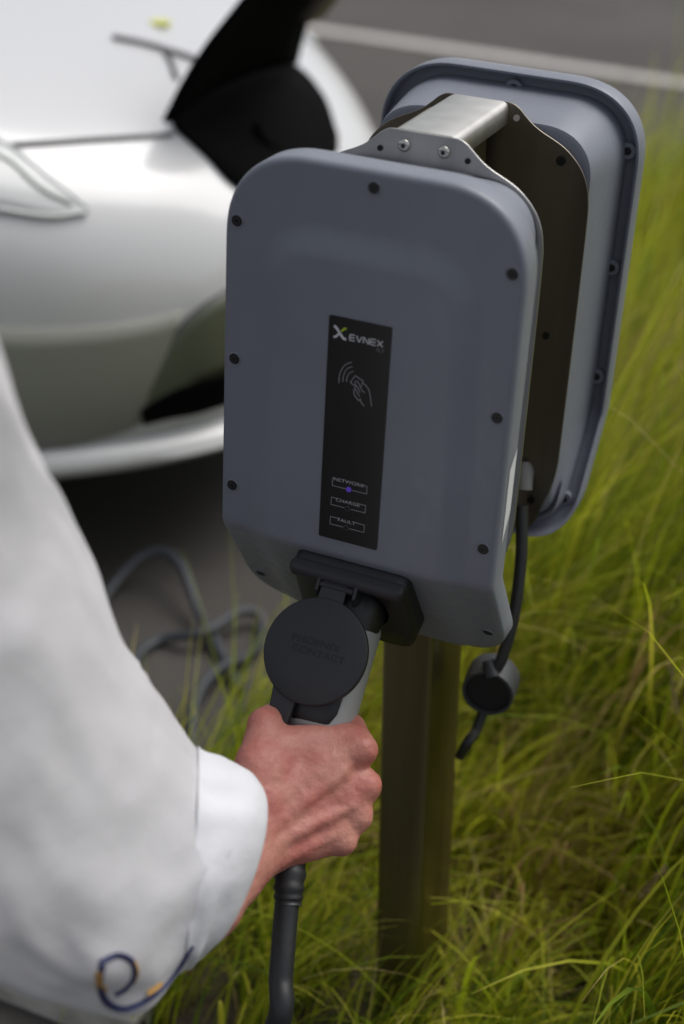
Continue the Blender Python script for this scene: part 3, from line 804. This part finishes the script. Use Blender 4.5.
for kx, ky, kd, kr in ((364, 748, 1.421, .0078), (368, 785, 1.422, .0072), (359, 816, 1.420, .0066), (343, 841, 1.414, .0060)): cap((kx - 1, ky, kd + .003), (kx - 8, ky, kd + .003), kr * .85, kr * .8, .012)
def tend(a, b, r_, lift, k=.0035): CAPS.append((at(*a) - cf * lift, at(*b) - cf * lift, r_, r_ * .8, k))
tend((272, 842, 1.394), (350, 804, 1.427), .0030, .0150, .009); tend((282, 858, 1.398), (343, 828, 1.424), .0026, .0118, .008)
tend((262, 830, 1.394), (343, 770, 1.427), .0026, .0158, .010)
import numpy as np
def sdf_mesh(name, caps, h, pad=.008):
    A_ = np.array([list(c[0]) for c in caps]); B_ = np.array([list(c[1]) for c in caps]); rad = np.array([[c[2], c[3]] for c in caps])
    lo = np.minimum((A_ - rad[:, :1]).min(0), (B_ - rad[:, 1:]).min(0)) - pad; hi = np.maximum((A_ + rad[:, :1]).max(0), (B_ + rad[:, 1:]).max(0)) + pad
    dim = np.ceil((hi - lo) / h).astype(int) + 1
    D = np.full(dim, .05, dtype=np.float32); ax_ = [lo[i] + h * np.arange(dim[i]) for i in range(3)]
    for i in range(len(caps)):
        a, b, (ra, rb), k = A_[i], B_[i], rad[i], caps[i][4]
        m = max(ra, rb) + .03; l_ = np.minimum(a, b) - m; u_ = np.maximum(a, b) + m
        i0 = np.maximum(((l_ - lo) / h).astype(int), 0); i1 = np.minimum(((u_ - lo) / h).astype(int) + 2, dim)
        X = ax_[0][i0[0]:i1[0], None, None]; Y = ax_[1][None, i0[1]:i1[1], None]; Z = ax_[2][None, None, i0[2]:i1[2]]
        ab = b - a; t = ((X - a[0]) * ab[0] + (Y - a[1]) * ab[1] + (Z - a[2]) * ab[2]) / max(ab @ ab, 1e-12); t = np.clip(t, 0, 1)
        d = np.sqrt((X - a[0] - ab[0] * t) ** 2 + (Y - a[1] - ab[1] * t) ** 2 + (Z - a[2] - ab[2] * t) ** 2) - (ra + (rb - ra) * t)
        S = D[i0[0]:i1[0], i0[1]:i1[1], i0[2]:i1[2]]
        hh_ = np.maximum(k - np.abs(S - d), 0) / k
        D[i0[0]:i1[0], i0[1]:i1[1], i0[2]:i1[2]] = np.minimum(S, d) - hh_ ** 2 * k * .25
    # surface nets
    ins = D < 0; n0, n1, n2_ = dim; cells = np.zeros((n0 - 1, n1 - 1, n2_ - 1), np.int8)
    cor = [(i, j, k) for i in (0, 1) for j in (0, 1) for k in (0, 1)]
    sl_ = lambda arr, o: arr[o[0]:n0 - 1 + o[0], o[1]:n1 - 1 + o[1], o[2]:n2_ - 1 + o[2]]
    for c in cor: cells += sl_(ins, c)
    act = (cells > 0) & (cells < 8); idx = np.argwhere(act); vid = np.full(act.shape, -1, np.int64); vid[act] = np.arange(len(idx))
    acc = np.zeros((len(idx), 3)); cnt = np.zeros(len(idx))
    val = {c: D[idx[:, 0] + c[0], idx[:, 1] + c[1], idx[:, 2] + c[2]].astype(float) for c in cor}
    for c in cor:
        for axis in range(3):
            if c[axis]: continue
            c2 = list(c); c2[axis] = 1; c2 = tuple(c2); v0, v1 = val[c], val[c2]
            m = (v0 < 0) != (v1 < 0); t = v0[m] / (v0[m] - v1[m]); p = np.zeros((m.sum(), 3)) + c; p[:, axis] += t
            acc[m] += p; cnt[m] += 1
    V = lo + (idx + acc / cnt[:, None]) * h; faces = []
    for axis in range(3):
        o = [0, 0, 0]; o[axis] = 1; u, v = (axis + 1) % 3, (axis + 2) % 3
        s0 = ins[:n0 - o[0] or None, :n1 - o[1] or None, :n2_ - o[2] or None]; s1 = ins[o[0]:, o[1]:, o[2]:]
        e = np.argwhere(s0 != s1); e = e[(e[:, u] > 0) & (e[:, v] > 0)]
        q = []
        for du, dv_ in ((1, 1), (0, 1), (0, 0), (1, 0)):
            w_ = e.copy(); w_[:, u] -= du; w_[:, v] -= dv_; q.append(vid[w_[:, 0], w_[:, 1], w_[:, 2]])
        faces.append(np.stack(q, 1))
    F_ = np.concatenate(faces); F_ = F_[(F_ >= 0).all(1)]
    me = bpy.data.meshes.new(name); me.from_pydata(V.tolist(), [], F_.tolist())
    bm = bmesh.new(); bm.from_mesh(me)
    for _ in range(3): bmesh.ops.smooth_vert(bm, verts=bm.verts, factor=.5, use_axis_x=True, use_axis_y=True, use_axis_z=True)
    bmesh.ops.recalc_face_normals(bm, faces=bm.faces); bm.to_mesh(me); bm.free(); return me
me2 = sdf_mesh('body', CAPS, .0013)
nv_ = [v.normal.copy() for v in me2.vertices]
for v, nn_ in zip(me2.vertices, nv_):
    p = v.co.copy(); n = noise.noise(p * 55) * .0009 + noise.noise(p * 160) * .00035
    v.co = p + nn_ * n - HO
body = link('body', me2, M_skin, person)
# ---- sleeve: loose cloth tube from the turned-back cuff past the elbow to the shoulder
def ringpts(c, t, a, ax, b, bx, n=96, seed=0, amp=.0, tw=0):
    o_ = []
    for k in range(n):
        q = 2 * PI * k / n
        s = 1 + amp * noise.noise(Vector((math.cos(q) * 1.5, math.sin(q) * 1.5, seed * .55))) + amp * .5 * noise.noise(Vector((math.cos(q) * 4, math.sin(q) * 4, seed * 1.1 + 7)))
        o_.append(c + ax * (a * math.cos(q) * s) + bx * (b * math.sin(q) * s))
    return o_
SL = [  # centre pixel, depth, outline half width (px), the pixel direction of that half width, depth radius
    ((230, 870), 1.335, 48, (-.36, .93), .036), ((224, 868), 1.325, 82, (-.36, .93), .058),
    ((219, 867), 1.315, 91, (-.35, .94), .066), ((210, 864), 1.30, 98, (-.30, .95), .072), ((200, 862), 1.282, 104, (-.14, .99), .076), ((184, 859), 1.265, 116, (-.06, 1.0), .078),
    ((158, 860), 1.235, 145, (-.06, 1.0), .080), ((128, 848), 1.20, 167, (-.11, .99), .084), ((90, 812), 1.16, 193, (-.16, .99), .090), ((46, 758), 1.11, 210, (-.21, .97), .096),
    ((-8, 712), 1.05, 229, (-.31, .95), .100), ((-76, 614), .98, 218, (-.51, .86), .100), ((-131, 487), .92, 193, (-.71, .70), .098), ((-180, 357), .87, 172, (-.87, .49), .095),
    ((-225, 230), .83, 165, (-.93, .36), .092), ((-260, 100), .80, 160, (-.95, .3), .09), ((-280, 0), .78, 150, (-.95, .3), .085)]
cc = catmull([(a[0], a[1], t) for a, t, h, d_, r_ in SL], 7); hh = catmull([(h, r_ * 1000, 0) for a, t, h, d_, r_ in SL], 7); dd_ = catmull([(d_[0], d_[1], 0) for a, t, h, d_, r_ in SL], 7)
g = G(); rings = []
for i, (c, h, d_) in enumerate(zip(cc, hh, dd_)):
    t = i / len(cc); ax = (cr * d_.x - cu * d_.y).normalized()
    o_ = ringpts(at(c.x, c.y, c.z), 0, h.x * c.z / 1594.5, ax, h.y / 1000, cf.cross(ax).cross(ax).normalized() * 1.0 if False else (cf - ax * cf.dot(ax)).normalized() * 1.0, 96, i * .11, .02 + .10 * sstep(.1, .5, t))
    rings.append(o_)
# opening faces the hand: skew the section so the near edge bulges toward the hand
for i, rg in enumerate(rings):
    t = i / len(rings); k = .46 * (1 - sstep(.0, .45, t)); c = sum((Vector(p) for p in rg), Vector()) / len(rg)
    for j, p in enumerate(rg):
        dpt = (Vector(p) - c).dot(cf)
        rg[j] = Vector(p) + cr * (-dpt * k)
g.rings(rings[9:], caps=(False, True))
def folds(g, amp):
    me_ = g.mesh('tmp'); out_ = []
    for v in me_.vertices:
        p = v.co; q = Vector((p.dot(cr) * 4 + p.dot(cu) * 6, p.dot(cr) * 10 - p.dot(cu) * 5, p.dot(cf) * 5))
        f1 = 1 - abs(noise.noise(q)) * 2.2; f2 = 1 - abs(noise.noise(q * 2.1 + Vector((5, 3, 1)))) * 2
        out_.append(tuple(p + v.normal * amp * (f1 ** 2 * (1 if f1 > 0 else 0) - .5 + .4 * f2)))
    flip = 1
    g.v = out_; bpy.data.meshes.remove(me_); return g
folds(g, .0032)
g_s = g
slv = relh(g).build('shirt_sleeve', M_shirt, person, True, angle=180)
g = G(); cf_r = rings[6:34]
outer = []
for i, rg in enumerate(cf_r):
    c = sum(rg, Vector()) / len(rg); t = i / (len(cf_r) - 1)
    s = (1.0 if t < .04 else 1.045 + .035 * math.sin(PI * min(t * 1.5, 1))) if t < .72 else 1.045 - .047 * sstep(.72, 1, t)
    outer.append([c + (p - c) * (s + .045 * noise.noise(Vector((math.cos(k * PI / 48) * 2.2, math.sin(k * PI / 48) * 2.2, 3 + i * .05)))) for k, p in enumerate(rg)])
g.rings(outer)
# inner turned edge
inn_ = [[c_ + (p - c_) * .93 for p in rg] for rg in cf_r[:10] for c_ in [sum(rg, Vector()) / len(rg)]]
g.rings([outer[0]] + inn_)
cuffo = relh(g).build('turned_cuff', M_cuff, slv, True, angle=180)
sbv = BVHTree.FromPolygons([Vector(v) + HO for v in g_s.v], g_s.f)
def ribbon(name, pts, depth, wpx, m, th=.0012, parent=None):
    P = catmull([(a, b, 0) for a, b in pts], 8)
    for p in P:
        d_ = cf + cr * ((p.x - 342) / 1594.5) - cu * ((p.y - 512) / 1594.5); h_ = sbv.ray_cast(CP, d_.normalized())
        p.z = ((h_[0] - CP).dot(cf) if h_[0] else 0)
    zs = [p.z for p in P if p.z > 0]
    for i, p in enumerate(P):
        if p.z == 0: p.z = P[i - 1].z if i else zs[0]
    g = G(); rg = []
    for i, p in enumerate(P):
        c = at(*p); t_ = (at(*P[min(i + 1, len(P) - 1)]) - at(*P[max(i - 1, 0)])).normalized(); nrm = t_.cross(cf).normalized(); wv = wpx * p.z / 1594.5
        rg.append([c + nrm * th - cf * wv, c + nrm * th + cf * wv, c - nrm * th + cf * wv, c - nrm * th - cf * wv])
    g.rings(rg, caps=(True, True)); return relh(g).build(name, m, parent or slv, True, angle=60)
ribbon('cuff_trim', [(192, 945), (178, 968), (157, 992), (128, 1008), (108, 1003), (100, 985), (102, 965)], [1.268, 1.256, 1.243, 1.228, 1.212, 1.203, 1.198, 1.193], 3.2, M_navy, .0024)
ribbon('cuff_trim', [(100, 962), (118, 955), (132, 962), (134, 976), (126, 988), (116, 994)], 1.186, 3.2, M_navy, .0020)
ribbon('cuff_thread', [(133, 962), (136, 972), (133, 982)], 1.184, 3.5, M_gold, .0022)
ribbon('cuff_thread', [(99, 972), (100, 984), (104, 992)], 1.194, 3.5, M_gold, .0024)
ribbon('cuff_thread', [(162, 982), (154, 988), (148, 992)], 1.222, 3.5, M_gold, .0024)

# ------------------------------------------------------------------ the car
car = empty('parked_car', (-2.8, 1.38, 0)); KO = Vector(car.location)
tag(car, 'white parked car with its black charge flap raised on the nose', 'car')
def relc(g): g.v = [(a - KO.x, b - KO.y, c - KO.z) for a, b, c in g.v]; return g
NX, CY = -.60, 1.38
ST = [(0, .10, .47, .53), (-.008, .22, .41, .60), (-.03, .30, .33, .645), (-.06, .385, .26, .675), (-.10, .44, .215, .705), (-.17, .525, .185, .745), (-.25, .605, .175, .775), (-.35, .69, .17, .805), (-.5, .79, .17, .845),
      (-.75, .87, .17, .895), (-1.1, .89, .17, .955), (-1.35, .89, .17, 1.0), (-2.2, .89, .17, 1.02), (-3.2, .885, .17, 1.02), (-3.8, .875, .18, 1.02), (-4.15, .84, .22, 1.0), (-4.35, .76, .30, .95), (-4.43, .6, .4, .85), (-4.46, .3, .5, .7)]
SS = catmull([(a, b, c) for a, b, c, d_ in ST], 5); S2 = catmull([(a, d_, 0) for a, b, c, d_ in ST], 5)
g = G(); rings = []
for s1, s2 in zip(SS, S2):
    x, wv, z0 = s1; z1 = s2.y; zc = (z0 + z1) / 2; h = (z1 - z0) / 2; o_ = []
    nn = 2.5 + 1.4 * sstep(0, .5, -x)
    for k in range(72):
        a = 2 * PI * k / 72; c, s = math.cos(a), math.sin(a)
        o_.append(Vector((NX + x, CY + wv * math.copysign(abs(c) ** (2 / nn), c), zc + h * math.copysign(abs(s) ** (2 / nn), s))))
    rings.append(o_)
g.rings(rings, caps=(True, True))
bvh = BVHTree.FromPolygons([Vector(v) for v in g.v], g.f)
relc(g).build('car_body', M_paint, car, True, angle=60)
def hit(y, z, off=.004):
    r = bvh.ray_cast(Vector((1, y, z)), Vector((-1, 0, 0)))
    return (r[0] + (r[1] if r[1].x > 0 else -r[1]) * off) if r[0] else Vector((-1.2, y, z))
def onbody(px, py, off=.004):
    d_ = (cf + cr * ((px - 342) / 1594.5) - cu * ((py - 512) / 1594.5)).normalized(); r = bvh.ray_cast(CP, d_)
    if not r[0]: return None
    n_ = r[1] if r[1].dot(d_) < 0 else -r[1]
    return r[0] + n_ * off
def ppatch(name, rows, m, off, parent=None, thick=.006, sub=6):
    rows = [[Vector((q.x, q.y, 0)) for q in catmull([(a, b, 0) for a, b in r], sub)] for r in rows]
    g = G(); v = []; nu = len(rows[0]); k = 6
    R_ = []
    for a, b in zip(rows[:-1], rows[1:]):
        for j in range(k): R_.append([p.lerp(q, j / k) for p, q in zip(a, b)])
    R_.append(rows[-1])
    for r in R_: v += [onbody(p.x, p.y, off) or Vector((-1, 1, .6)) for p in r]
    f_ = [(j * nu + i, j * nu + i + 1, (j + 1) * nu + i + 1, (j + 1) * nu + i) for j in range(len(R_) - 1) for i in range(nu - 1)]
    g.add(v, f_); o = relc(g).build(name, m, parent or car, True, angle=60)
    sl = o.modifiers.new('s', 'SOLIDIFY'); sl.thickness = thick; sl.offset = 0; return o
def pseam(name, pts, m, r_, off=.002, par=None):
    P = [onbody(q.x, q.y, off) for q in catmull([(a, b, 0) for a, b in pts], 6)]; P = [p for p in P if p]
    g = G(); g.tube(P, r_, 6); return relc(g).build(name, m, par or car, True)
def hitz(x, y, off=.004):
    r = bvh.ray_cast(Vector((x, y, 2)), Vector((0, 0, -1))); return r[0] + Vector((0, 0, off)) if r[0] else Vector((x, y, 1))
def patch(name, c4, m, off=.004, nu=16, nv=8, parent=None, thick=.01):
    """quad of (y, z) corners laid on the car's nose, with its own thickness"""
    g = G(); f_ = []; v = []
    for j in range(nv + 1):
        for i in range(nu + 1):
            u, w_ = i / nu, j / nv
            p = [(c4[0][q] * (1 - u) + c4[1][q] * u) * (1 - w_) + (c4[3][q] * (1 - u) + c4[2][q] * u) * w_ for q in (0, 1)]
            v.append(hit(p[0], p[1], off))
    for j in range(nv):
        for i in range(nu):
            a = j * (nu + 1) + i; f_.append((a, a + 1, a + nu + 2, a + nu + 1))
    g.add(v, f_); o = relc(g).build(name, m, parent or car, True, angle=60)
    sl = o.modifiers.new('s', 'SOLIDIFY'); sl.thickness = thick; sl.offset = 0; return o
op = ppatch('charge_port', [[(171, 122), (208, 88), (250, 62), (292, 66), (322, 98), (336, 138)], [(176, 132), (205, 158), (232, 186), (262, 200), (305, 190), (336, 152)]], M_trimblk, .004)
for yy in (1.30,):
    g = G(); c = hit(yy, .715, .0); g.cyl(c + Vector((.004, 0, .004)), (.7, 0, .7), .030, .02, 24); relc(g).build('charge_inlet', M_trimblk, car, True, angle=40)
# fog lamp recess in line with the port, and the dark seam round it
ppatch('fog_recess', [[(143, 404), (155, 375), (176, 333), (200, 308), (232, 288)], [(146, 412), (175, 395), (200, 380), (225, 372), (250, 360)]], mat('recess_green', (.10, .11, .08), .35), .003)
ppatch('bumper_shade', [[(-80, 322), (-20, 326), (40, 328), (100, 325), (150, 318), (182, 310)], [(-80, 450), (-20, 452), (40, 450), (95, 438), (135, 425), (142, 412)]], M_bshade, .003)  # olive band paints in the shaded, ground-reflecting underside of the bumper
ppatch('grille_trim', [[(139, 408), (165, 392), (195, 380), (225, 372), (250, 362)], [(142, 422), (168, 416), (195, 411), (225, 402), (250, 395)]], M_trimblk, .006)
ppatch('lower_grille', [[(250, 362), (280, 350), (310, 340), (340, 330)], [(250, 400), (280, 392), (310, 384), (340, 376)]], M_trimblk, .003)
pseam('bumper_seam', [(143, 404), (155, 375), (176, 333), (200, 308), (228, 290)], M_seam, .004)
# lip spoiler: follows the nose in plan
lipc = []
for i in range(41):
    y = .52 + 1.72 * i / 40; lipc.append(Vector((hit(y, .30, 0).x + .012, y, .262 + .02 * abs((y - CY) / .86) ** 2)))
g = G(); rings = []
for p in lipc:
    rings.append([p + Vector((-.06, 0, .034)), p + Vector((.0, 0, .028)), p + Vector((.028, 0, .014)), p + Vector((.036, 0, -.004)), p + Vector((.020, 0, -.018)), p + Vector((-.05, 0, -.03))])
g.rings(rings, caps=(True, True)); relc(g).build('front_lip', M_paint, car, True, angle=60)
# bonnet seam
def seam(name, yz, m, r_=.005, off=.002, par=None):
    g = G(); P = catmull([hit(y, z, off) for y, z in yz], 5); g.tube(P, r_, 6); return relc(g).build(name, m, par or car, True)
pseam('bonnet_seam', [(-60, 152), (15, 146), (90, 141), (172, 136)], M_seam, .0045)
seam('bonnet_seam', [(1.50, .772), (1.62, .775), (1.8, .785), (2.05, .80)], M_seam, .0045)
hl = ppatch('headlight', [[(-90, 118), (-40, 128), (5, 146), (48, 180), (88, 210)], [(-90, 190), (-40, 202), (5, 209), (48, 215), (88, 212)]], M_lamp, .004)
pseam('lamp_trim', [(-90, 118), (-40, 128), (5, 146), (48, 180), (88, 210)], M_chrome, .0035, .006, hl)
pseam('lamp_trim', [(-90, 192), (-40, 204), (5, 211), (48, 217), (86, 213)], M_chrome, .0045, .006, hl)
pseam('lamp_trim', [(-20, 150), (10, 165), (38, 190), (70, 206)], M_lens2, .005, .005, hl)
hl2 = patch('headlight', [(2.10, .69), (1.86, .745), (1.90, .775), (2.12, .74)], M_lamp, .003, 12, 6)
# raised flap: curved pointed shell hinged along the bonnet
fd = Vector((.60, 0, .80)); fh = Vector((-.80, 0, .772)); g = G(); top = []; n = 15
near = catmull([(1.10, 0, 0), (1.115, .09, 0), (1.15, .18, 0), (1.21, .28, 0), (1.30, .37, 0), (1.42, .43, 0)], 4)
farE = catmull([(1.60, 0, 0), (1.55, .09, 0), (1.50, .18, 0), (1.465, .28, 0), (1.45, .37, 0), (1.45, .44, 0)], 4)
v = []; f_ = []
for a, b in zip(near, farE):
    for i in range(9):
        t = i / 8; y = a.x + (b.x - a.x) * t; vv = a.y + (b.y - a.y) * t
        v.append(Vector((fh.x, y, fh.z)) + fd * vv + Vector((-.8, 0, .6)) * (.05 * math.sin(PI * t) * (.4 + vv) + .03 * math.sin(PI * min(vv / .43, 1))))
for j in range(len(near) - 1):
    for i in range(8):
        a = j * 9 + i; f_.append((a, a + 1, a + 10, a + 9))
g.add(v, f_); fl = relc(g).build('charge_flap', M_trimblk, car, True, angle=60); sl = fl.modifiers.new('s', 'SOLIDIFY'); sl.thickness = .012
g = G(); g.box(Vector((fh.x, 1.42, fh.z)) + fd * .22 + Vector((.006, 0, -.005)), (.020, .07, .11), M=Matrix.Rotation(R(37), 3, 'Y')); relc(g).build('flap_latch', mat('latch_tan', (.13, .11, .09), .5), fl, True, .006)
# dark reflection on the bonnet, added as a thin strip, and a yellow spot
refl = pseam('bonnet_reflection', [(112, 39), (150, 47), (198, 62)], M_refl, .0055, .005)
pseam('reflection_stub', [(163, 51), (170, 62), (176, 80)], M_refl, .0045, .005, refl)
g = G(); c = onbody(160, 24, .003); g.cyl(c, (0, 0, 1), .020, .004, 20); relc(g).build('bonnet_sticker', M_yellow, car, True)
# greenhouse, roof, pillars
gh = [(-1.30, .60, .99, 1.0), (-1.6, .70, .95, 1.20), (-2.05, .66, .95, 1.43), (-2.5, .65, .95, 1.51), (-3.2, .64, .95, 1.50), (-3.8, .62, .95, 1.40), (-4.15, .58, .95, 1.18), (-4.3, .5, .93, .99)]
for nm, mm_, zf, sc_ in (('window_glass', M_carglass, 0, 1),):
    g = G(); rings = []
    for x, wv, z0, z1 in gh:
        o_ = []
        for k in range(40):
            a = 2 * PI * k / 40; c, s = math.cos(a), math.sin(a); h = (z1 - z0) / 2
            o_.append((NX + x, CY + (wv + .12 * (1 - (s + 1) / 2)) * math.copysign(abs(c) ** .5, c), (z0 + z1) / 2 + h * math.copysign(abs(s) ** .6, s)))
        rings.append(o_)
    g.rings(rings, caps=(True, True)); relc(g).build(nm, mm_, car, True, angle=60)
g = G(); rings = []
for x, wv, z in ((-2.02, .60, 1.435), (-2.5, .62, 1.515), (-3.2, .61, 1.505), (-3.85, .58, 1.40)):
    rings.append([(NX + x, CY - wv, z - .06), (NX + x, CY - wv * .8, z + .004), (NX + x, CY, z + .014), (NX + x, CY + wv * .8, z + .004), (NX + x, CY + wv, z - .06)])
g.rings(rings, close=False); o = relc(g).build('roof', M_paint, car, True, angle=80); sl = o.modifiers.new('s', 'SOLIDIFY'); sl.thickness = .02; sl.offset = 0
for s_ in (-1, 1):
    for pth in (((-1.35, .86, .98), (-1.75, .76, 1.24), (-2.06, .64, 1.42)), ((-2.75, .80, .99), (-2.80, .66, 1.46)), ((-4.1, .80, .98), (-3.95, .68, 1.25), (-3.8, .6, 1.39))):
        g = G(); g.tube([(NX + a, CY + s_ * b, c) for a, b, c in pth], .028, 8); relc(g).build('pillar', M_paint, car, True)
    g = G(); g.capsule((NX - 1.62, CY + s_ * .96, 1.02), (NX - 1.60, CY + s_ * 1.06, 1.03), .06, .055); relc(g).build('door_mirror', M_paint, car, True)
    for wx in (-.88, -3.58):
        g = G(); g.cyl((NX + wx, CY + s_ * .865, .345), (0, 1, 0), .375, .07, 40); relc(g).build('wheel_arch', M_trimblk, car, True, angle=40)
        g = G(); rg = []
        for r_, dy in ((.20, .0), (.21, .012), (.29, .02), (.315, .012), (.32, -.02), (.32, -.18)):
            rg.append([(NX + wx + r_ * math.cos(2 * PI * k / 40), CY + s_ * (.905 + dy), .32 + r_ * math.sin(2 * PI * k / 40)) for k in range(40)])
        g.rings(rg); wh = relc(g).build('wheel', M_tyre, car, True, angle=60)
        g = G()
        for k in range(5):
            a = 2 * PI * k / 5 + .3; g.tube([(NX + wx, CY + s_ * .905, .32), (NX + wx + .2 * math.cos(a), CY + s_ * .905, .32 + .2 * math.sin(a))], [.03, .02], 8)
        g.tube([(NX + wx + .2 * math.cos(2 * PI * k / 30), CY + s_ * .903, .32 + .2 * math.sin(2 * PI * k / 30)) for k in range(31)], .012, 8, caps=False)
        relc(g).build('rim', M_steel, wh, True)
print('tussocks', tus, 'grass faces', len(gg.f), 'body verts', len(me2.vertices))
sc.cycles.use_adaptive_sampling = True
